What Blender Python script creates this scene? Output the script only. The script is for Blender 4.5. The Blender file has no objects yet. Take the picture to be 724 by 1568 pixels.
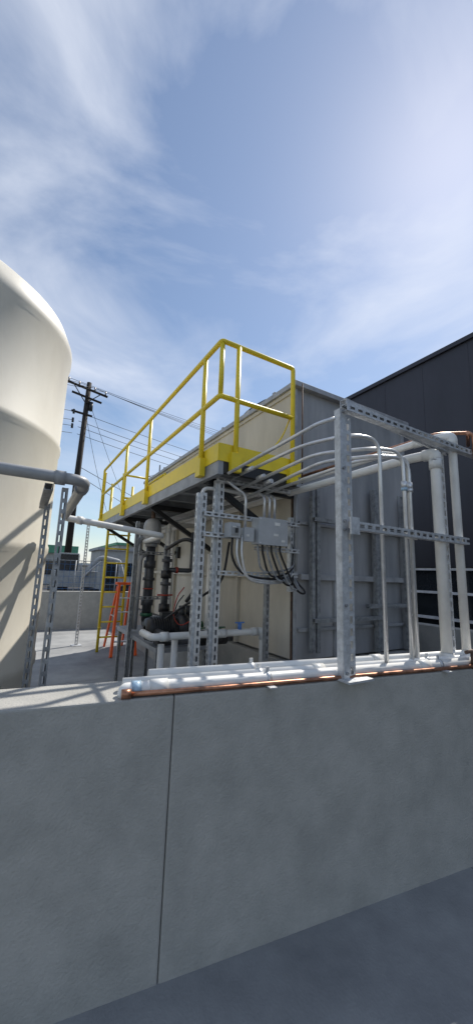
import bpy, math, random
from mathutils import Vector as V, Matrix
random.seed(4)
S=bpy.context.scene
# ---------------------------------------------------------------- materials
def mat(name,col,rough=.6,metal=0.,var=.12,scale=6.,bump=.0,bscale=60.,stretch=(1,1,1),col2=None,spec=.5,lo=.35,hi=.65):
    m=bpy.data.materials.new(name); m.use_nodes=True
    nt=m.node_tree; N=nt.nodes; L=nt.links; b=N['Principled BSDF']
    tc=N.new('ShaderNodeTexCoord'); mp=N.new('ShaderNodeMapping'); mp.inputs['Scale'].default_value=stretch
    L.new(tc.outputs['Object'],mp.inputs['Vector'])
    n=N.new('ShaderNodeTexNoise'); n.inputs['Scale'].default_value=scale; n.inputs['Detail'].default_value=8; n.inputs['Roughness'].default_value=.65
    L.new(mp.outputs['Vector'],n.inputs['Vector'])
    r=N.new('ShaderNodeValToRGB'); e=r.color_ramp.elements
    c2=col2 or tuple(max(0,c*(1-2.2*var)) for c in col)
    e[0].position=lo; e[0].color=(*c2,1); e[1].position=hi; e[1].color=(*tuple(min(1,c*(1+var*.5)) for c in col),1)
    L.new(n.outputs['Fac'],r.inputs['Fac']); L.new(r.outputs['Color'],b.inputs['Base Color'])
    b.inputs['Metallic'].default_value=metal
    mr=N.new('ShaderNodeMapRange'); mr.inputs['To Min'].default_value=max(.05,rough-.12); mr.inputs['To Max'].default_value=min(1,rough+.12)
    L.new(n.outputs['Fac'],mr.inputs['Value']); L.new(mr.outputs['Result'],b.inputs['Roughness'])
    b.inputs['Specular IOR Level'].default_value=spec
    if bump>0:
        n2=N.new('ShaderNodeTexNoise'); n2.inputs['Scale'].default_value=bscale; n2.inputs['Detail'].default_value=6
        L.new(mp.outputs['Vector'],n2.inputs['Vector'])
        bp=N.new('ShaderNodeBump'); bp.inputs['Strength'].default_value=bump; bp.inputs['Distance'].default_value=.01
        L.new(n2.outputs['Fac'],bp.inputs['Height']); L.new(bp.outputs['Normal'],b.inputs['Normal'])
    return m
GALV=mat('galvanized_steel',(.66,.68,.70),.42,.35,.14,25)
GALVD=mat('weathered_galvanized',(.36,.375,.39),.5,.35,.2,20)
EMT=mat('conduit_steel',(.74,.75,.76),.34,.55,.08,15)
PVC=mat('white_pvc',(.82,.81,.78),.38,0,.06,5)
PVCJ=mat('pvc_fitting',(.74,.74,.72),.35,0,.05,8)
GREYP=mat('grey_pvc',(.34,.35,.36),.4,0,.08,8)
DARKP=mat('dark_pipe',(.075,.08,.09),.38,0,.2,12)
BLACK=mat('black_rubber',(.02,.02,.022),.45,0,.2,10)
BLKST=mat('black_steel',(.03,.032,.035),.45,.2,.2,10)
YEL=mat('yellow_paint',(.82,.63,.03),.42,0,.05,7)
DECK=mat('deck_steel',(.34,.36,.39),.55,.2,.15,5)
COPP=mat('copper_pipe',(.48,.24,.15),.38,.8,.25,14,col2=(.22,.11,.07))
TAN=mat('tan_coated_steel',(.60,.56,.48),.6,0,.10,1.6,.08,30,(1,1,.35),col2=(.46,.43,.36))
GSTEEL=mat('grey_coated_steel',(.44,.44,.45),.5,.1,.15,1.1,.06,30,(1.6,1.6,.30),col2=(.26,.27,.285))
GST2=mat('grey_steel_trim',(.42,.43,.45),.5,.2,.15,5)
RUST=mat('rusty_trim',(.16,.10,.075),.7,.1,.3,12)
CONC=mat('concrete',(.42,.41,.38),.88,0,.08,5,.45,90,col2=(.345,.34,.315))
CONCF=mat('concrete_floor',(.34,.345,.34),.8,0,.2,.9,.25,80,col2=(.20,.205,.21))
ASPH=mat('asphalt',(.075,.075,.075),.92,0,.3,70,.8,160,spec=.2,col2=(.035,.035,.036))
GRND=mat('ground_dirt',(.20,.18,.15),.95,0,.25,.3,.3,10)
TANK=mat('cream_plastic',(.78,.74,.64),.45,0,.07,1.0,.1,6,(1,1,.5),col2=(.67,.62,.52))
DWALL=mat('dark_metal_cladding',(.040,.041,.055),.5,.1,.25,.5,.03,20,(1,1,.3))
WHITEF=mat('white_frame',(.75,.76,.78),.45)
BOXG=mat('grey_enclosure',(.46,.48,.50),.45,.1,.06,9)
LAB=mat('label_white',(.8,.8,.78),.5)
ORG=mat('orange_fiberglass',(.90,.13,.025),.45,0,.05,8)
GRN=mat('green_plastic',(.03,.14,.07),.4)
RED=mat('red_plastic',(.42,.05,.03),.4)
BLU=mat('blue_plastic',(.10,.24,.62),.4)
BLUP=mat('blue_primer_stain',(.42,.58,.72),.4,0,.3,30)
WOOD=mat('pole_wood',(.035,.026,.02),.85,0,.3,6,.3,20,(4,4,.4))
WIRE=mat('wire',(.02,.02,.02),.6)
BLUF=mat('blue_mesh',(.05,.18,.42),.6)
GROOF=mat('green_fascia',(.10,.32,.20),.6)
SHED=mat('shed_wall',(.48,.48,.46),.7,0,.1,2)
EXC=mat('machine_grey',(.42,.43,.43),.5)
GLASS=mat('dark_glass',(.02,.025,.03),.08,0,.1,2,spec=.8)
HILL=mat('hill_haze',(.16,.20,.22),.95,0,.2,.05)
INS=mat('insulator',(.25,.22,.2),.3)
# ---------------------------------------------------------------- builder
class B:
    def __init__(s,name): s.n=name; s.v=[]; s.f=[]; s.m=[]; s.sm=[]; s.ms=[]
    def mi(s,m):
        if m not in s.ms: s.ms.append(m)
        return s.ms.index(m)
    def face(s,ids,m,sm=False): s.f.append(ids); s.m.append(s.mi(m)); s.sm.append(sm)
    def ob(s,c,a,b,d,m):
        c=V(c);a=V(a);b=V(b);d=V(d); o=len(s.v)
        for i in(-1,1):
            for j in(-1,1):
                for k in(-1,1): s.v.append(c+a*i+b*j+d*k)
        fs=[(0,1,3,2),(4,6,7,5),(0,4,5,1),(2,3,7,6),(0,2,6,4),(1,5,7,3)]
        if a.cross(b).dot(d)<0: fs=[f[::-1] for f in fs]
        for f in fs: s.face([o+i for i in f],m)
    def box(s,x0,x1,y0,y1,z0,z1,m):
        s.ob(((x0+x1)/2,(y0+y1)/2,(z0+z1)/2),((x1-x0)/2,0,0),(0,(y1-y0)/2,0),(0,0,(z1-z0)/2),m)
    def bar(s,a,b,w,h,m,up=(0,0,1)):
        a=V(a);b=V(b);d=(b-a); u=V(up); dn=d.normalized()
        if abs(dn.dot(u))>.98: u=V((0,1,0))
        sd=dn.cross(u).normalized(); u=sd.cross(dn)
        s.ob((a+b)/2,d/2,sd*w/2,u*h/2,m)
    def tube(s,pts,r,m,fil=0.,n=12,cap=True,smooth=False):
        P=[V(p) for p in pts]
        if smooth:
            Q=[]
            E=[P[0]*2-P[1]]+P+[P[-1]*2-P[-2]]
            for i in range(1,len(E)-2):
                p0,p1,p2,p3=E[i-1:i+3]
                for k in range(8):
                    t=k/8; Q.append(.5*((2*p1)+(p2-p0)*t+(2*p0-5*p1+4*p2-p3)*t*t+(3*p1-p0-3*p2+p3)*t**3))
            Q.append(P[-1]); P=Q
        elif fil>0 and len(P)>2:
            Q=[P[0]]
            for i in range(1,len(P)-1):
                a=(P[i-1]-P[i]);b=(P[i+1]-P[i]); f=min(fil,a.length*.49,b.length*.49)
                A=P[i]+a.normalized()*f; C=P[i]+b.normalized()*f
                for k in range(7):
                    t=k/6; Q.append(A*(1-t)**2+P[i]*2*t*(1-t)+C*t*t)
            Q.append(P[-1]); P=Q
        rings=[]; up=None
        for i,p in enumerate(P):
            d=((P[min(i+1,len(P)-1)]-P[max(i-1,0)])).normalized()
            if up is None:
                up=V((0,0,1)) if abs(d.z)<.9 else V((0,1,0))
            sd=d.cross(up).normalized(); up=sd.cross(d).normalized()
            rr=r[i] if isinstance(r,(list,tuple)) else r
            o=len(s.v); rings.append(o)
            for k in range(n):
                t=2*math.pi*k/n; s.v.append(p+sd*math.cos(t)*rr+up*math.sin(t)*rr)
        for a,b in zip(rings,rings[1:]):
            for k in range(n):
                s.face([a+k,a+(k+1)%n,b+(k+1)%n,b+k],m,True)
        if cap:
            s.face([rings[0]+k for k in range(n)][::-1],m); s.face([rings[-1]+k for k in range(n)],m)
    def cyl(s,a,b,r,m,n=16): s.tube([a,b],r,m,n=n)
    def lathe(s,c,prof,m,n=48,axis='Z'):
        o0=len(s.v); c=V(c)
        for (r,h) in prof:
            for k in range(n):
                t=2*math.pi*k/n
                if axis=='Z': s.v.append(c+V((r*math.cos(t),r*math.sin(t),h)))
                elif axis=='X': s.v.append(c+V((h,r*math.cos(t),r*math.sin(t))))
                else: s.v.append(c+V((r*math.sin(t),h,r*math.cos(t))))
        for i in range(len(prof)-1):
            a=o0+i*n;b=a+n
            for k in range(n): s.face([a+k,a+(k+1)%n,b+(k+1)%n,b+k],m,True)
        s.face([o0+(len(prof)-1)*n+k for k in range(n)],m)
    def strut(s,a,b,nrm,m=None,w=.041,dep=.041,slots=True):
        m=m or GALV
        a=V(a);b=V(b);d=b-a;Ln=d.length;d.normalize();nv=V(nrm);sd=d.cross(nv).normalized();nv=sd.cross(d).normalized()
        c=(a+b)/2;t=.003;sl=w*.40;st=(w-sl)/2
        for q in(-1,1):
            s.ob(c+sd*q*(w/2-t/2)-nv*(dep/2+t),d*Ln/2,sd*t/2,nv*dep/2,m)
            s.ob(c+sd*q*(w/2-.007)-nv*(dep+t+.0016),d*Ln/2,sd*.0068,nv*.0014,m)
            if slots: s.ob(c+sd*q*(sl/2+st/2),d*Ln/2,sd*st/2,nv*t/2,m)
        if slots:
            k=.0135
            while k<Ln-.01:
                s.ob(a+d*k,d*.0135,sd*sl/2*.999,nv*t/2*.98,m); k+=.068
        else: s.ob(c,d*Ln/2,sd*w/2,nv*t/2,m)
    def done(s,loc=None,bevel=0):
        me=bpy.data.meshes.new(s.n)
        o=V(loc) if loc else V((0,0,0))
        me.from_pydata([tuple(v-o) for v in s.v],[],s.f)
        for m in s.ms: me.materials.append(m)
        me.polygons.foreach_set('material_index',s.m); me.polygons.foreach_set('use_smooth',s.sm); me.update()
        ob=bpy.data.objects.new(s.n,me); ob.location=o; S.collection.objects.link(ob)
        if bevel:
            bv=ob.modifiers.new('bevel','BEVEL'); bv.width=bevel; bv.segments=2; bv.limit_method='ANGLE'
        return ob
# ---------------------------------------------------------------- ground
g=B('ground'); g.box(-600,600,-600,900,-.05,0,GRND); g.done()
g=B('asphalt_yard'); g.box(-14,40,-12,60,-.03,.006,ASPH); g.done()
g=B('concrete_pad')
for i in range(3):
    for j in range(4):
        xa=-3+2.733*i; ya=.9+2.575*j; g.box(xa+.004,xa+2.729,ya+.004,ya+2.571,-.02,.016,CONCF)
g.box(-3,5.2,.9,11.2,-.025,.011,ASPH)
g.done()
def WY(x): return 1.87-.157*x
w=B('containment_wall')
dx=V((1,-.157,0)).normalized(); nx=V((.157,1,0)).normalized()
for k in range(4):
    xc=-3.2+2.6*k; c=V((xc,WY(xc)+.03,.55)); w.ob(c,dx*1.3145,nx*.15,V((0,0,.55)),CONC)
w.box(-3.2,7.4,11.2,11.4,0,1.03,CONC)
w.box(-3.2,-3.0,2.6,11.197,0,1.03,CONC)
w.done(bevel=.008)
w=B('concrete_curb_wall'); w.box(5.4,5.6,1.3,11.19,0,1.0,CONC); w.done(bevel=.01)
# ---------------------------------------------------------------- steel tank building
bx0,bx1,by0,by1,bz=2.45,4.36,2.95,8.6,3.78
b=B('steel_tank_building')
b.box(bx0+.01,bx1-.01,by0+.01,by1-.01,.82,bz-.02,GSTEEL)
b.box(bx0,bx0+.008,by0+.03,by1,.83,bz-.06,TAN)
b.box(bx0-.05,bx1+.05,by0-.06,by1+.05,.0,.8,CONC)
b.box(bx0-.05,bx1+.06,by0-.06,by0+.02,bz-.03,bz+.03,GST2)
b.box(bx0-.05,bx0+.03,by0+.021,by1,bz-.03,bz+.03,GST2)
b.box(bx0-.02,bx0+.03,by0+.03,by1,bz-.08,bz-.031,TAN)
b.box(bx1-.02,bx1+.05,by0+.021,by1,bz-.03,bz+.03,GST2)
b.box(bx0-.012,bx0+.03,by0-.01,by0+.0,.82,bz-.032,GST2)
b.box(bx0-.008,bx0-.0005,by0+.02,by0+.05,.82,bz-.09,RUST)
b.box(bx1-.05,bx1+.01,by0-.012,by0+.05,.82,bz-.032,GST2)
b.box(bx1-.7,bx1-.66,by0-.05,by0+.009,.82,2.75,GST2)
b.box(bx1-.16,bx1-.12,by0-.05,by0+.009,.82,2.75,GST2)
for z in (1.62,2.2,1.1): b.box(bx0+.05,bx1-.055,by0-(.06 if z==1.62 else .03),by0+.008,z,z+(.06 if z==1.62 else .035),GST2)
for x in (3.0,): b.box(x,x+.03,by0-.03,by0+.009,.82,1.619,GST2)
b.box(bx0-.06,bx0-.001,by0+.13,by1,1.62,1.67,TAN)
y=4.0
while y<by1:
    b.box(bx0-.05,bx0-.001,y,y+.05,.83,1.618,TAN); b.box(bx0-.05,bx0-.001,y,y+.05,1.672,2.5,TAN); y+=1.1
for yy in [3.3,3.9,4.6,5.4,6.3,7.2]:
    b.box(bx0-.03,bx0+.03,yy,yy+.05,bz+.031,bz+.07,GST2)
b.tube([(bx0+.03,3.5,bz+.05),(bx0+.1,3.7,bz+.16),(bx0+.1,4.1,bz+.17),(bx0+.05,4.3,bz+.05)],.012,BLACK,smooth=True,n=6)
b.done(bevel=.004)
# ---------------------------------------------------------------- platform
px0,px1,py0,py1,dz=1.38,2.30,2.68,7.85,2.65
p=B('access_platform')
p.box(px0+.01,px1-.01,py0+.01,py1-.01,dz-.03,dz,DECK)
p.box(px0,px0+.05,py0,py1,dz-.15,dz-.031,DECK)
p.box(px1-.05,px1,py0,py1,dz-.13,dz-.031,DECK)
p.box(px0+.05,px1-.05,py0,py0+.05,dz-.13,dz-.031,BLKST)
p.box(px0+.05,px1-.05,py1-.05,py1,dz-.13,dz-.031,DECK)
y=py0+.55
while y<py1-.1:
    p.box(px0+.051,px1-.051,y,y+.045,dz-.11,dz-.031,DECK); y+=.5
p.box(px0-.006,px0+.004,py0,py1,dz-.03,dz+.13,YEL)
p.box(px0+.0045,px1,py0-.006,py0+.004,dz-.03,dz+.13,YEL)
p.box(px1-.004,px1+.006,py0+.005,py1,dz-.03,dz+.13,YEL)
p.box(px0+.005,px1-.1,py1-.004,py1+.006,dz-.03,dz+.12,YEL)
r=.023; zt=3.735;zm=3.2
ox=px0-.03; oy=py0-.03
def tb(a,b_,rr=r,m=YEL): p.cyl(a,b_,rr,m,12)
xe=px1-.13
p.tube([(xe,oy,dz-.08),(xe,oy,zt),(ox,oy,zt),(ox,py1,zt),(ox,py1,dz-.1)],r,YEL,fil=.03)
tb((ox+.012,oy+.012,zm),(ox+.012,oy+.012,zt-.01),r*.98)
p.tube([(xe,oy,zm),(ox,oy,zm),(ox,py1,zm)],r,YEL,fil=.03)
for yy in (2.98,4.69,5.95): tb((ox,yy,dz-.1),(ox,yy,zt)); p.box(ox-.03,ox+.024,yy-.05,yy+.05,dz-.12,dz+.05,YEL)
p.box(ox-.03,ox+.024,py1-.05,py1+.05,dz-.14,dz+.05,YEL)
tb((1.53,oy,dz-.1),(1.53,oy,zt)); p.box(1.48,1.58,oy-.03,oy+.024,dz-.12,dz+.05,YEL)
p.box(xe-.05,xe+.05,oy-.03,oy+.024,dz-.12,dz+.05,YEL)
p.tube([(ox+.03,py1+.03,dz),(ox+.03,py1+.03,zt-.05),(ox+.03+.02,py1+.03,zt-.05)],r*.9,YEL)
for xx in (1.75,2.25): tb((xx,py1,dz),(xx,py1,zt))
tb((1.75,py1,zt-.03),(2.25,py1,zt-.03)); tb((1.75,py1,zm),(2.25,py1,zm))
tb((2.25,6.6,zt-.2),(2.25,py1,zt-.2)); tb((2.25,6.6,dz),(2.25,6.6,zt-.2)); tb((2.25,6.6,zm-.05),(2.25,py1,zm-.05))
for yy in (2.98,4.69,6.1,7.6):
    p.bar((px0+.06,yy,dz-.15),(bx0-.08,yy,1.98),.055,.055,BLKST); p.box(bx0-.058,bx0-.009,yy-.04,yy+.04,1.9,2.1,BLKST)
    p.box(px0+.051,bx0-.008,yy-.025,yy+.025,dz-.18,dz-.112,BLKST)
for k in range(3):
    pts=[(2.2+.02*k,7.2+.13*math.cos(t*.63)*1.0,3.1+.22*math.sin(t*.63)) for t in range(11)]
    p.tube(pts,.014,BLACK,n=6)
p.done()
l=B('fixed_ladder')
for xx in (1.56,2.0): l.tube([(xx,7.98,.02),(xx,7.98,3.5)],.028,YEL)
z=.3
while z<2.7: l.cyl((1.56,7.98,z),(2.0,7.98,z),.018,YEL,8); z+=.3
for z in (.5,2.4):
    for xx in (1.56,2.0): l.bar((xx,7.98,z),(xx,7.86,z),.04,.01,YEL)
l.done()
h=B('yellow_hose'); h.tube([(2.16,oy+.02,3.22),(2.1,oy+.1,3.0),(1.95,oy+.2,2.8),(1.75,oy+.25,2.68),(1.6,oy+.5,2.67)],.008,YEL,smooth=True,n=6); h.done()
# ---------------------------------------------------------------- step ladder
l=B('step_ladder')
tx0,tx1,ty,tz=1.86,2.12,7.90,1.36
fr=[(1.70,7.38,.02),(2.17,7.38,.02)]; bk=[(1.80,8.50,.02),(2.18,8.50,.02)]
for f,tx in zip(fr,(tx0,tx1)): l.bar(f,(tx,ty-.05,tz),.04,.09,ORG,up=(0,1,0))
for f,tx in zip(bk,(tx0,tx1)): l.bar(f,(tx,ty+.06,tz-.04),.035,.07,ORG,up=(0,1,0))
for k in range(1,5):
    t=k/5; a=V(fr[0]).lerp(V((tx0,ty-.05,tz)),t); c=V(fr[1]).lerp(V((tx1,ty-.05,tz)),t)
    l.bar(a,c,.08,.02,EMT,up=(0,0,1))
for k in (1,3):
    t=k/5; a=V(bk[0]).lerp(V((tx0,ty+.06,tz)),t); c=V(bk[1]).lerp(V((tx1,ty+.06,tz)),t); l.bar(a,c,.03,.02,EMT)
l.box(tx0-.05,tx1+.05,ty-.1,ty+.1,tz,tz+.05,ORG)
for xx in (tx0-.05,tx1+.05): l.bar((xx,7.68,.72),(xx,8.15,.72),.01,.02,EMT)
l.done()
# ---------------------------------------------------------------- plastic tank
t=B('plastic_storage_tank')
prof=[(1.2,0),(1.2,.75),(1.215,.78),(1.215,.84),(1.2,.87),(1.2,1.75),(1.212,1.78),(1.212,1.83),(1.2,1.86),(1.2,2.75),(1.212,2.78),(1.212,2.83),(1.2,2.86),(1.2,3.72),(1.215,3.76),(1.215,3.84),(1.19,3.9),(1.15,3.99),(1.05,4.08),(.9,4.16),(.6,4.26),(.3,4.31),(.29,4.40),(.27,4.42)]
t.lathe((-.97,4.09,.014),prof,TANK,96)
t.done()
q=B('grey_overflow_pipe')
q.tube([(-1.6,2.42,2.22),(.31,2.42,2.20),(.31,3.55,2.12)],.036,GREYP,fil=.09,n=16)
q.cyl((.13,2.42,2.20),(.19,2.42,2.20),.045,GREYP); q.cyl((.31,2.58,2.19),(.31,2.64,2.186),.045,GREYP)
q.done()
q=B('white_transfer_pipe')
q.tube([(.31,3.5,2.12),(.31,3.62,2.11),(1.25,3.62,2.02),(1.45,4.9,2.05)],.030,PVC,fil=.05,n=16)
q.cyl((.42,3.62,2.10),(.47,3.62,2.095),.039,PVCJ)
q.done()
q=B('pipe_support_frame')
q.strut((.2,2.46,.014),(.2,2.46,2.15),(0,-1,0),GALVD,w=.036)
q.strut((.13,2.86,.014),(.13,2.86,2.1),(0,-1,0),GALVD,w=.036)
q.strut((.13,2.44,2.14),(.13,3.0,2.10),(1,0,0),GALVD)
q.box(.1,.3,2.36,2.56,.017,.03,GALVD); q.box(.03,.23,2.76,2.96,.017,.03,GALVD)
q.done()
q=B('strut_post'); q.strut((1.28,8.8,.03),(1.28,8.8,2.7),(0,-1,0),GALV,w=.06); q.box(1.18,1.38,8.7,8.9,.017,.03,GALV)
q.bar((1.28,8.8,1.7),(1.28,8.8,1.74),.1,.1,GALVD); q.done()
# ---------------------------------------------------------------- near strut rack
k=B('pipe_strut_rack')
k.strut((1.602,1.48,1.1),(1.602,1.48,2.68),(0,-1,0),w=.044,slots=False)
k.strut((1.656,1.49,1.1),(1.656,1.49,2.64),(0,-1,0),w=.054)
k.strut((2.76,1.54,1.1),(2.76,1.54,2.68),(0,-1,0),w=.05)
k.strut((1.60,1.44,2.68),(3.2,1.44,2.68),(0,-1,0),w=.045)
k.strut((1.60,1.47,2.735),(2.9,1.56,2.715),(0,0,1),w=.05)
k.strut((1.66,1.44,1.955),(2.88,1.44,1.955),(0,-1,0),w=.05)
k.box(1.56,1.75,1.42,1.60,1.101,1.112,GALV); k.box(2.68,2.84,1.46,1.6,1.101,1.112,GALV)
k.box(1.60,1.67,1.425,1.4365,1.9,2.0,GALV)
for z in (1.14,1.5,1.93,1.98,2.3,2.66): k.cyl((1.60,1.466,z),(1.60,1.477,z),.009,GALVD,6)
k.done()
# ---------------------------------------------------------------- conduits
c=B('electrical_conduits')
R_=.0135
c.tube([(1.45,2.62,2.50),(1.54,1.62,2.62),(1.59,1.52,2.63)],R_,EMT,fil=.1)
for i,(xx,x2,zz) in enumerate([(1.60,1.99,2.58),(1.72,2.24,2.54),(1.80,2.30,2.50)]):
    c.tube([(xx,2.9,zz-.06-.03*i),(xx+.05,1.9,zz),(x2-.22,1.56,zz),(x2,1.52,zz-.0),(x2,1.52,1.1)],R_,EMT,fil=.13)
c.tube([(1.95,2.9,2.42),(2.08,1.75,2.52),(2.27,1.56,2.53),(2.335,1.55,2.5),(2.335,1.55,1.1)],R_,EMT,fil=.12)
for x2 in (1.99,2.24,2.30,2.335):
    yy=1.52 if x2<2.33 else 1.55
    if x2>2.1:
        c.cyl((x2,yy,2.28),(x2,yy,2.33),.02,EMT,12); c.cyl((x2,yy,2.262),(x2,yy,2.285),.022,BLUP if x2==2.24 else EMT,8)
    c.box(x2-.02,x2+.02,yy-.035,yy-.012,1.93,1.98,EMT)
for xx in (1.60,1.72,1.80): c.cyl((xx+.015,2.6,2.545+(1.6-xx)*.4),(xx+.02,2.5,2.55+(1.6-xx)*.4),.02,EMT,10)
c.done()
# ---------------------------------------------------------------- right side pipes
w=B('white_water_pipe')
w.tube([(2.60,1.5,1.1),(2.60,1.5,2.60),(2.56,1.7,2.60),(2.38,2.95,2.52),(2.37,7.6,2.42)],.036,PVC,fil=.05,n=16)
w.cyl((2.60,1.5,1.1),(2.60,1.5,1.17),.046,PVCJ); w.cyl((2.60,1.5,2.48),(2.60,1.5,2.555),.045,PVCJ)
w.tube([(2.60,1.5,2.54),(2.60,1.5,2.60),(2.585,1.58,2.60)],.045,PVCJ,fil=.04,n=16)
w.done()
w=B('white_drain_pipe')
w.tube([(2.85,1.5,1.1),(2.85,1.5,2.80),(2.76,1.72,2.79),(2.40,2.9,2.62),(2.40,7.2,2.5)],.030,PVC,fil=.05,n=16)
w.cyl((2.85,1.5,1.1),(2.85,1.5,1.16),.04,PVCJ); w.tube([(2.85,1.5,2.72),(2.85,1.5,2.80),(2.80,1.62,2.795)],.039,PVCJ,fil=.04,n=16)
w.cyl((2.77,1.70,2.79),(2.745,1.76,2.787),.037,PVCJ)
w.done()
w=B('copper_pipe')
w.tube([(3.02,1.42,1.13),(3.02,1.42,2.84),(2.86,1.62,2.86),(2.42,2.9,2.68)],.015,COPP,fil=.05)
w.tube([(3.3,1.6,2.85),(2.98,1.44,2.84)],.015,COPP)
w.done()
def L(x,off=0): return 1.82-.157*x+off
w=B('wall_top_water_pipe')
w.tube([(.47,L(.47)-.02,1.1),(.47,L(.47)-.02,1.128),(.55,L(.55)-.02,1.13),(6,L(6)-.02,1.13)],.028,PVC,fil=.03,n=16)
for xx in (.58,2.2): w.cyl((xx,L(xx)-.02,1.13),(xx+.08,L(xx+.08)-.02,1.13),.034,PVCJ)
w.cyl((.50,L(.50)-.02,1.13),(.54,L(.54)-.02,1.13),.033,BLUP)
w.done()
w=B('wall_top_pvc_pipe'); w.tube([(.48,L(.48,.055),1.13),(6,L(6,.055),1.13)],.028,PVC,n=16)
w.cyl((1.5,L(1.5,.055),1.13),(1.57,L(1.57,.055),1.13),.034,PVCJ); w.done()
w=B('wall_top_pvc_pipe'); w.tube([(.62,L(.62,.135),1.14),(6,L(6,.135),1.14)],.03,PVC,n=16)
w.cyl((2.0,L(2.0,.135),1.14),(2.07,L(2.07,.135),1.14),.037,PVCJ); w.done()
w=B('wall_top_copper_pipe'); w.tube([(.46,1.69,1.118),(.9,1.615,1.115),(2.7,1.33,1.115),(5.5,.89,1.115)],.011,COPP,n=12)
w.cyl((.45,1.692,1.12),(.49,1.685,1.12),.02,COPP)
for xx in (2.62,3.0): w.cyl((xx,1.34-.157*(xx-2.62),1.10),(xx,1.34-.157*(xx-2.62),1.2),.016,RUST); w.tube([(xx-.05,1.36,1.2),(xx,1.34,1.21),(xx+.05,1.32,1.18)],.012,RUST,n=8)
w.done()
w=B('pipe_clamp')
for xx in (1.15,2.35,3.4):
    w.bar((xx,L(xx)-.11,1.1045),(xx+.03,L(xx)+.17,1.1045),.04,.006,GALV)
    for off,rr,zz in ((-.02,.031,1.13),(.055,.031,1.13),(.135,.033,1.14)):
        w.cyl((xx+.01,L(xx+.01,off),zz),(xx+.035,L(xx+.035,off),zz),rr,GALV,20)
        w.box(xx+.012,xx+.032,L(xx,off)-.004,L(xx,off)+.004,zz+rr-.002,zz+rr+.022,GALV)
w.done()
# ---------------------------------------------------------------- panel rack
k=B('electrical_panel_rack')
Y0=2.86
for xx,zt_ in ((1.52,2.50),(1.35,2.36)):
    k.strut((xx,Y0,.02),(xx,Y0,zt_),(0,-1,0),w=.05)
    k.strut((xx-.047,Y0+.05,.02),(xx-.047,Y0+.05,zt_),(-1,0,0))
k.strut((1.68,3.2,.02),(1.68,3.2,2.2),(0,-1,0),GALVD); k.strut((2.16,3.0,.02),(2.16,3.0,1.65),(0,-1,0),GALVD)
for z,x0_,x1_ in ((2.17,1.34,2.42),(1.99,1.34,1.75),(2.5,1.45,2.3),(1.66,1.5,2.4),(1.9,1.9,2.42)):
    k.strut((x0_,Y0-.03,z),(x1_,Y0-.03,z),(0,-1,0))
k.strut((2.36,2.88,1.5),(2.36,2.88,2.25),(0,-1,0))
k.done()
e=B('junction_box')
e.box(1.83,2.15,2.70,2.82,1.93,2.17,BOXG); e.box(1.825,2.155,2.688,2.699,1.925,2.175,BOXG)
e.box(2.00,2.06,2.684,2.6875,2.11,2.14,LAB); e.box(1.99,2.04,2.684,2.6875,2.01,2.035,LAB); e.box(2.08,2.12,2.684,2.6875,1.96,1.98,LAB)
for xx in (1.84,2.14):
    for z in (1.94,2.16): e.cyl((xx,2.688,z),(xx,2.68,z),.008,EMT,8)
e.done(bevel=.004)
e=B('junction_box'); e.box(1.70,1.80,2.74,2.82,1.95,2.07,BOXG); e.box(1.696,1.804,2.732,2.7395,1.946,2.074,BOXG); e.box(1.72,1.75,2.728,2.7315,1.99,2.01,LAB); e.done(bevel=.003)
e=B('disconnect_switch'); e.box(1.54,1.65,2.72,2.82,1.97,2.10,BOXG); e.box(1.56,1.63,2.708,2.7195,1.99,2.07,GREYP); e.box(1.59,1.61,2.69,2.7075,2.01,2.05,BLACK); e.box(1.56,1.60,2.7045,2.7075,2.055,2.068,LAB); e.done(bevel=.003)
f=B('flexible_conduits')
for i in range(6):
    x=1.86+.052*i; dn=.17+.035*i
    f.tube([(x,2.76,1.94),(x+.01,2.755,1.84),(x+.04+.03*i,2.75,1.93-dn-.05),(x+.16+.03*i,2.76,1.93-dn-.08),(2.36,2.86,1.75-.015*i),(2.38,2.87,1.95)],.010,BLACK if i%2 else GALVD,smooth=True,n=8)
for i in range(3):
    f.tube([(1.6+.05*i,2.77,2.0),(1.6+.05*i,2.76,1.8),(1.72+.03*i,2.76,1.66-.02*i),(2.0,2.78,1.62-.02*i),(2.3,2.84,1.64-.02*i)],.011,EMT if i else BLACK,smooth=True,n=8)
f.tube([(1.70,3.0,1.95),(1.62,2.98,1.6),(1.5,3.1,1.45),(1.42,3.3,1.35),(1.3,3.5,1.2)],.012,BLACK,smooth=True,n=8)
f.tube([(1.40,3.9,1.9),(1.5,3.6,2.0),(1.62,3.5,1.9),(1.66,3.5,1.6),(1.55,3.6,1.35)],.02,BLACK,smooth=True,n=8)
for z0 in (1.5,1.42): f.tube([(1.52,3.6,z0),(1.45,3.6,z0-.1),(1.42,3.6,z0-.28),(1.5,3.6,z0-.38),(1.62,3.6,z0-.34)],.006,RED if z0>1.45 else BLACK,smooth=True,n=6)
f.done()
c=B('vertical_conduit')
for i in range(3):
    x=1.95+.06*i; c.tube([(x,2.79,2.18),(x,2.79,2.42),(x-.05,3.0,2.46),(x-.05,5.5,2.46)],R_,EMT,fil=.08)
c.tube([(1.74,2.79,2.07),(1.74,2.79,2.38),(1.60,2.8,2.45),(1.55,2.82,2.5)],R_,EMT,fil=.06)
c.tube([(1.37,2.95,1.1),(1.37,2.95,2.42),(1.55,2.95,2.44),(1.9,2.95,2.42)],.018,PVC,fil=.06)
c.tube([(2.40,2.86,2.65),(2.40,2.86,1.7)],.014,GREYP); c.tube([(2.425,2.80,3.72),(2.425,2.80,2.6)],.008,RUST)
c.done()
k=B('strut_frame')
for xx in (2.62,2.69): k.strut((xx,2.84,.9),(xx,2.84,2.6),(0,-1,0),GALVD,slots=False)
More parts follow.
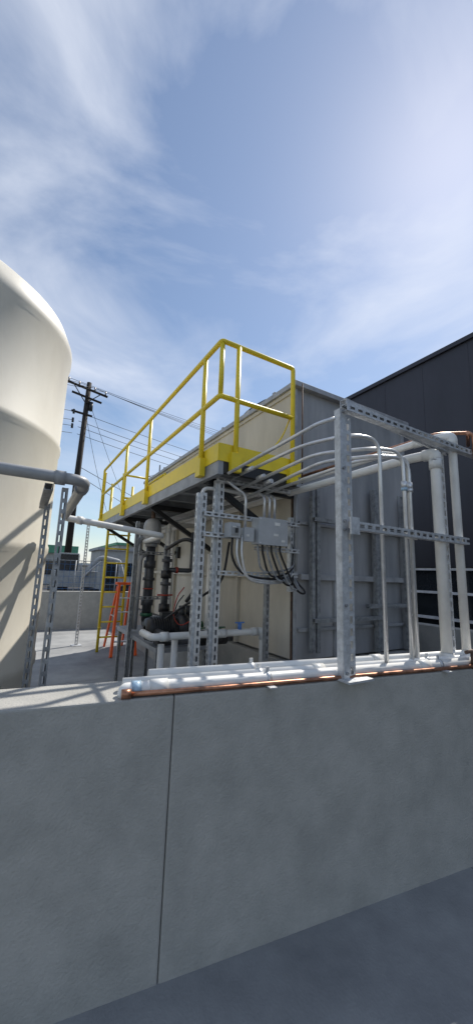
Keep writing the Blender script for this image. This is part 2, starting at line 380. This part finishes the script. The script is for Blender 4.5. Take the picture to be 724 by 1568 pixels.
for xx in (3.62,3.66,4.18): k.strut((xx,2.84,.85),(xx,2.84,2.72),(0,-1,0),GALVD,slots=False)
for z in (2.25,1.22): k.strut((2.6,2.80,z),(3.7 if z<2 else 4.2,2.80,z),(0,-1,0),GALVD,slots=False)
k.strut((3.4,2.8,1.35),(4.2,2.8,1.35),(0,-1,0),GALVD,slots=False)
k.done()
# ---------------------------------------------------------------- front PVC line
w=B('pvc_discharge_pipe')
w.tube([(1.08,3.5,1.08),(1.08,3.22,1.08),(2.26,3.22,1.08),(2.26,3.22,.1)],.033,PVC,fil=.05,n=16)
for xx in (1.16,1.75,2.12): w.cyl((xx,3.22,1.08),(xx+.07,3.22,1.08),.042,PVCJ)
w.tube([(2.18,3.22,1.08),(2.26,3.22,1.08),(2.26,3.22,1.0)],.042,PVCJ,fil=.04,n=16)
w.cyl((1.98,3.22,1.11),(1.98,3.22,1.17),.02,BLU); w.bar((1.93,3.22,1.175),(2.03,3.22,1.175),.02,.012,BLU)
w.tube([(1.33,3.3,1.08),(1.33,3.3,.1)],.03,PVC); w.tube([(1.2,3.3,1.0),(1.2,3.3,.1)],.03,PVC)
w.done()
# ---------------------------------------------------------------- pump skid
s=B('pump_skid')
for xx in (1.42,2.0):
    for yy in (4.0,5.7): s.strut((xx,yy,.02),(xx,yy,.78),(0,-1,0),GALVD)
s.box(1.38,2.05,3.95,5.75,.78,.83,DECK)
for xx,yy,zt_ in ((1.34,4.9,2.3),(1.40,5.1,2.35),(1.52,5.5,2.3),(1.66,4.6,2.0),(1.82,5.6,2.1),(1.66,5.8,2.3)):
    s.strut((xx,yy,.02),(xx,yy,zt_),(0,-1,0),GALVD)
for z in (1.3,1.9): s.strut((1.32,4.87,z),(1.85,4.87,z),(0,-1,0),GALVD)
s.done()
def flange(o,c,r_,m,h=.03): o.cyl((c[0],c[1],c[2]-h),(c[0],c[1],c[2]+h),r_,m,20)
s=B('vertical_filter_housing')
X,Y=1.56,4.95
s.lathe((X,Y,2.14),[(.115,-.1),(.125,-.08),(.125,.12),(.118,.17),(.095,.215),(.06,.24),(.02,.25)],GREYP,28)
s.cyl((X,Y,2.38),(X,Y,2.5),.03,RUST,10)
s.cyl((X,Y,1.0),(X,Y,2.05),.062,DARKP,20)
for z,m,hh in ((2.02,GREYP,.03),(1.75,DARKP,.05),(1.55,DARKP,.02),(1.42,RED,.008),(1.25,DARKP,.05),(1.08,GRN,.02)): flange(s,(X,Y,z),.082 if m is not RED else .07,m,hh)
s.tube([(X,Y,1.05),(X,Y,.95),(X,Y-.3,.95)],.06,DARKP,fil=.05)
s.tube([(X-.02,Y,1.9),(X-.15,Y-.05,1.85),(X-.16,Y-.05,.9)],.032,GREYP,fil=.07)
s.tube([(X-.04,Y,2.1),(X-.17,Y,2.1),(X-.21,Y,1.95),(X-.21,Y,.9)],.028,GREYP,fil=.08)
s.done()
s=B('valve_manifold')
X,Y=1.66,4.55
s.cyl((X,Y,1.0),(X,Y,1.85),.04,DARKP,16)
for z,m,hh in ((1.8,DARKP,.02),(1.62,BLACK,.05),(1.5,DARKP,.02),(1.36,RED,.008),(1.2,BLACK,.05),(1.05,DARKP,.02)): flange(s,(X,Y,z),.068,m,hh)
s.bar((X-.1,Y,1.36),(X+.1,Y,1.36),.02,.02,RED); s.tube([(X,Y,1.68),(X+.35,Y,1.68),(X+.35,Y,2.2)],.03,DARKP,fil=.05)
s.cyl((X+.12,Y,1.68),(X+.15,Y,1.68),.043,RED,16)
s.done()
s=B('white_riser_pipe'); s.tube([(1.78,4.9,1.0),(1.78,4.9,2.32),(2.3,4.9,2.34)],.035,PVC,fil=.06); s.cyl((1.78,4.9,2.2),(1.78,4.9,2.26),.044,PVCJ)
s.tube([(2.05,5.4,.9),(2.05,5.4,2.3)],.03,PVC); s.tube([(2.1,4.2,1.9),(2.1,4.2,.5)],.028,PVC); s.done()
for i,(X,Y,Z,q0) in enumerate(((1.56,4.15,1.01,1.3),(1.80,4.5,.98,1.2))):
    s=B('electric_pump')
    s.lathe((X,Y,Z),[(a*q0,b_*q0) for a,b_ in [(.03,-.2),(.09,-.19),(.1,-.15),(.1,.06),(.085,.08),(.085,.1),(.12,.11),(.12,.17),(.09,.2),(.05,.21),(.045,.27)]],BLACK,24,'X')
    for q_ in range(9): s.lathe((X-.18+q_*.028,Y,Z),[(.1*q0,0),(.108*q0,.002),(.108*q0,.006),(.1*q0,.008)],BLKST,24,'X')
    s.box(X-.08,X+.05,Y-.05,Y+.05,Z+.12,Z+.18,BLKST); s.box(X-.12,X+.1,Y-.08,Y+.08,.831,Z-.11,BLKST)
    s.cyl((X+.18,Y,Z+.1),(X+.18,Y,Z+.25),.04,BLKST,14); s.cyl((X+.3,Y,Z),(X+.38,Y,Z),.05,GRN,14)
    s.done()
s=B('ball_valve')
for X in (1.55,1.78): s.cyl((X,3.40,1.0),(X+.14,3.40,1.0),.058,BLACK,16); s.cyl((X+.07,3.40,1.03),(X+.07,3.40,1.10),.02,GRN,10); s.bar((X+.01,3.40,1.11),(X+.13,3.40,1.11),.025,.012,GRN); s.cyl((X-.03,3.40,1.0),(X,3.40,1.0),.047,GRN,16)
s.cyl((1.4,3.40,1.0),(2.0,3.40,1.0),.034,DARKP,12); s.tube([(1.44,3.40,1.0),(1.40,3.40,1.0),(1.40,4.1,1.0)],.034,DARKP,fil=.03); s.done()
# ---------------------------------------------------------------- dark building right
d=B('dark_warehouse')
fx=7.5
d.box(fx,20,-8,16,1.95,6.62,DWALL); d.box(fx-.06,20,-8.05,16.05,6.621,6.72,DWALL)
d.box(fx+.15,20,-8,16,.0,1.949,GLASS)
y=-8
while y<16.1:
    d.box(fx+.02,fx+.14,y-.04,y+.04,.45,1.948,WHITEF); y+=1.2
for z in (.88,1.4,1.88): d.box(fx+.03,fx+.13,-8,16,z,z+.05,WHITEF)
d.box(fx-.02,fx+.145,-8,16,0,.45,CONC)
y=-7.5
while y<16: d.box(fx-.004,fx-.001,y,y+.012,1.96,6.61,DWALL); y+=1.0
d.box(fx-.008,fx-.001,-8,16,4.3,4.33,DWALL)
d.done()
# ---------------------------------------------------------------- background left
d=B('site_shed')
d.box(5.4,9.2,30,34,0,3.2,SHED); d.box(5.2,9.4,29.8,34.2,3.2,3.4,GST2); d.box(6.0,6.9,29.95,29.999,0,2.4,GLASS); d.box(7.4,8.4,29.95,29.999,1.2,2.3,GLASS)
d.done()
d=B('green_roof_building'); d.box(-14,5.0,42,52,0,3.2,SHED); d.box(-14.3,5.3,41.6,52.4,3.2,4.0,GROOF)
for i in range(8): d.box(-13+2.2*i,-11.8+2.2*i,41.95,41.999,1,2.4,GLASS)
d.done()
d=B('low_warehouse'); d.box(9.8,40,44,60,0,4.6,SHED); d.box(9.6,40.2,43.8,60.2,4.6,4.9,GROOF)
for i in range(7): d.box(11+3.6*i,13+3.6*i,43.95,43.999,.5,3,GLASS)
d.done()
d=B('construction_fence')
for i in range(14):
    x=-6+1.6*i; d.cyl((x,16,0),(x,16,2.0),.025,GALVD,8)
for z in (.1,1.05,1.98): d.cyl((-6,16,z),(14.8,16,z),.015,GALVD,6)
for i in range(105): x=-6+.2*i; d.bar((x,16,.05),(x,16,1.98),.010,.010,BLUF)
for z in [.15+.24*i for i in range(8)]: d.bar((-6,16.01,z),(14.8,16.01,z),.01,.01,BLUF)
d.done()
d=B('excavator')
ex,ey=2.7,20
d.box(ex-1.2,ex-.7,ey-.2,ey+2.4,.05,.7,BLKST); d.box(ex+.5,ex+1.0,ey-.2,ey+2.4,.05,.7,BLKST)
d.box(ex-1.1,ex+.9,ey,ey+2.4,.75,1.55,EXC); d.box(ex-1.0,ex-.1,ey,ey+1.1,1.551,2.35,GLASS); d.box(ex-1.03,ex-.07,ey-.03,ey+1.13,2.351,2.43,EXC)
for xx in (ex-1.02,ex-.1): d.box(xx,xx+.05,ey-.04,ey+.01,1.551,2.35,EXC)
d.box(ex,ex+.85,ey+.8,ey+2.3,1.551,1.9,EXC)
d.tube([(ex+.2,ey,1.3),(ex+.9,ey-.3,2.3),(ex+1.8,ey-.5,2.1)],.13,EXC,fil=.3,n=8); d.tube([(ex+1.8,ey-.5,2.15),(ex+2.2,ey-.6,.9)],.1,EXC,n=8)
d.ob((ex+2.1,ey-.6,.7),(.28,0,.1),(0,.3,0),(.05,0,.25),BLKST)
d.cyl((ex+.1,ey-.1,1.2),(ex+.95,ey-.35,2.1),.05,EMT,8)
d.done(bevel=.03)
u=B('utility_pole')
ux,uy=2.62,25
u.tube([(ux-.05,uy,0),(ux,uy,7),(ux+.12,uy,14.2)],[.22,.19,.15],WOOD,n=10)
u.bar((ux-1.25,uy-.17,13.85),(ux+1.35,uy-.17,13.45),.1,.13,WOOD)
u.bar((ux-.9,uy-.17,13.2),(ux+1.0,uy-.17,12.9),.1,.12,WOOD)
u.bar((ux-.8,uy-.17,11.9),(ux+.5,uy-.17,11.8),.1,.12,WOOD)
u.bar((ux+.0,uy-.2,12.6),(ux+.9,uy-.2,13.5),.05,.05,WOOD); u.bar((ux+.0,uy-.2,12.6),(ux-.8,uy-.2,13.7),.05,.05,WOOD)
for a in (-1.15,-.5,.5,1.2): u.cyl((ux+a,uy-.17,13.7-.15*a),(ux+a,uy-.17,13.98-.15*a),.05,INS,8)
u.cyl((ux+.35,uy-.1,12.2),(ux+.35,uy-.1,12.8),.14,BLKST,10)
for z in (11.9,11.3,10.9): u.cyl((ux-.65,uy-.2,z-.2),(ux-.65,uy-.2,z+.1),.07,BLKST,8)
u.done()
wv=B('power_lines')
def wire(a,b_,sag,r_=.014):
    a=V(a);b_=V(b_); pts=[]
    for i in range(17):
        t_=i/16; q_=a.lerp(b_,t_); q_.z-=sag*4*t_*(1-t_); pts.append(q_)
    wv.tube(pts,r_,WIRE,n=5)
for a,z in ((-1.15,14.1),(-.5,13.95),(.5,13.85),(1.2,13.75)):
    wire((ux+a,uy-.17,z),(48,30+a*1.4,15.5),1.3); wire((ux+a,uy-.17,z),(-40,22+a,14.5),1.2)
for z,z2 in ((11.9,13),(11.3,12),(10.9,11.5),(10.4,10.8)):
    wire((ux-.3,uy-.1,z),(48,30,z2),1.5,.017); wire((ux-.6,uy-.1,z),(-40,22,z2),1.2,.017)
wire((ux+.2,uy,13),(12,40,4.6),.8); wire((ux+.2,uy,8.2),(30,44,5.2),.7,.02); wire((ux+.2,uy,7.6),(30,60,7),.7,.02)
wire((ux+.1,uy,12),(7,30,3.3),1.0)
wv.done()
tw=B('transmission_tower')
tx,ty_=48.5,150
def leg(z): return 4.2*(1-z/48)+.5
for z0 in range(0,44,4):
    a0,a1=leg(z0),leg(z0+4)
    for i,j in ((-1,-1),(-1,1),(1,-1),(1,1)): tw.bar((tx+i*a0,ty_+j*a0,z0),(tx+i*a1,ty_+j*a1,z0+4),.22,.22,GALVD)
    for j in(-1,1):
        tw.bar((tx-a0,ty_+j*a0,z0),(tx+a1,ty_+j*a1,z0+4),.14,.14,GALVD); tw.bar((tx+a0,ty_+j*a0,z0),(tx-a1,ty_+j*a1,z0+4),.14,.14,GALVD)
for z in (30,36,42): tw.bar((tx-5,ty_,z),(tx+5,ty_,z),.3,.3,GALVD); tw.bar((tx-5,ty_,z),(tx,ty_,z+2),.15,.15,GALVD); tw.bar((tx+5,ty_,z),(tx,ty_,z+2),.15,.15,GALVD)
tw.bar((tx,ty_,43),(tx,ty_,48),.5,.5,GALVD)
tw.done()
hl=B('hills'); n=120; o=0
for i in range(n+1):
    a=math.radians(-70+i*2); R0=550
    hgt=9+5*math.sin(i*.31)+3*math.sin(i*.83+1)+random.random()*1.2
    x,y=R0*math.sin(a),R0*math.cos(a)
    hl.v+= [V((x,y,-1)),V((x*1.02,y*1.02,hgt)),V((x*1.3,y*1.3,-1))]
for i in range(n):
    a=i*3
    hl.face([a,a+3,a+4,a+1],HILL); hl.face([a+1,a+4,a+5,a+2],HILL)
hl.done()
# ---------------------------------------------------------------- world
W=bpy.data.worlds.new('World'); S.world=W; W.use_nodes=True
nt=W.node_tree; N=nt.nodes; Lk=nt.links
bg=N['Background']; sky=N.new('ShaderNodeTexSky'); sky.sky_type='NISHITA'; sky.sun_disc=False
AZ,EL=math.radians(66),math.radians(50)
sky.sun_elevation=EL; sky.sun_rotation=AZ; sky.air_density=1.15; sky.dust_density=.3; sky.ozone_density=2.5
tc=N.new('ShaderNodeTexCoord'); mp=N.new('ShaderNodeMapping'); mp.inputs['Scale'].default_value=(1.3,1.3,3.4); mp.inputs['Location'].default_value=(.9,.35,.2)
n1=N.new('ShaderNodeTexNoise'); n1.inputs['Scale'].default_value=1.5; n1.inputs['Detail'].default_value=9; n1.inputs['Roughness'].default_value=.55; n1.inputs['Distortion'].default_value=.5
Lk.new(tc.outputs['Generated'],mp.inputs['Vector']); Lk.new(mp.outputs['Vector'],n1.inputs['Vector'])
rp=N.new('ShaderNodeValToRGB'); rp.color_ramp.elements[0].position=.40; rp.color_ramp.elements[0].color=(.06,.06,.06,1); rp.color_ramp.elements[1].position=.72; rp.color_ramp.elements[1].color=(.75,.75,.75,1)
Lk.new(n1.outputs['Fac'],rp.inputs['Fac'])
mx=N.new('ShaderNodeMix'); mx.data_type='RGBA'; mx.inputs[7].default_value=(7.0,7.4,8.3,1)
Lk.new(rp.outputs['Color'],mx.inputs[0]); Lk.new(sky.outputs['Color'],mx.inputs[6]); Lk.new(mx.outputs[2],bg.inputs['Color'])
bg.inputs['Strength'].default_value=.125
sd=V((math.sin(AZ)*math.cos(EL),math.cos(AZ)*math.cos(EL),math.sin(EL)))
sl=bpy.data.lights.new('sun','SUN'); sl.energy=4.9; sl.angle=math.radians(.53); sl.color=(1,.95,.87)
so=bpy.data.objects.new('sun',sl); so.rotation_euler=(-sd).to_track_quat('-Z','Y').to_euler(); so.location=sd*30; S.collection.objects.link(so)
# camera
H,p_,r_=[math.radians(a) for a in (30.5,9.8,2.0)]
F=V((math.sin(H)*math.cos(p_),math.cos(H)*math.cos(p_),math.sin(p_)))
R0=V((math.cos(H),-math.sin(H),0)); U0=R0.cross(F)
R2=R0*math.cos(r_)+U0*math.sin(r_); U2=-R0*math.sin(r_)+U0*math.cos(r_)
cam=bpy.data.cameras.new('camera'); co=bpy.data.objects.new('camera',cam)
M=Matrix((R2,U2,-F)).transposed().to_4x4(); M.translation=V((0,0,1.65)); co.matrix_world=M
cam.sensor_fit='HORIZONTAL'; cam.sensor_width=36; cam.lens=36*555/724; cam.clip_end=3000; cam.clip_start=.05
S.collection.objects.link(co); S.camera=co
S.view_settings.view_transform='Standard'; S.view_settings.look='None'; S.view_settings.exposure=0
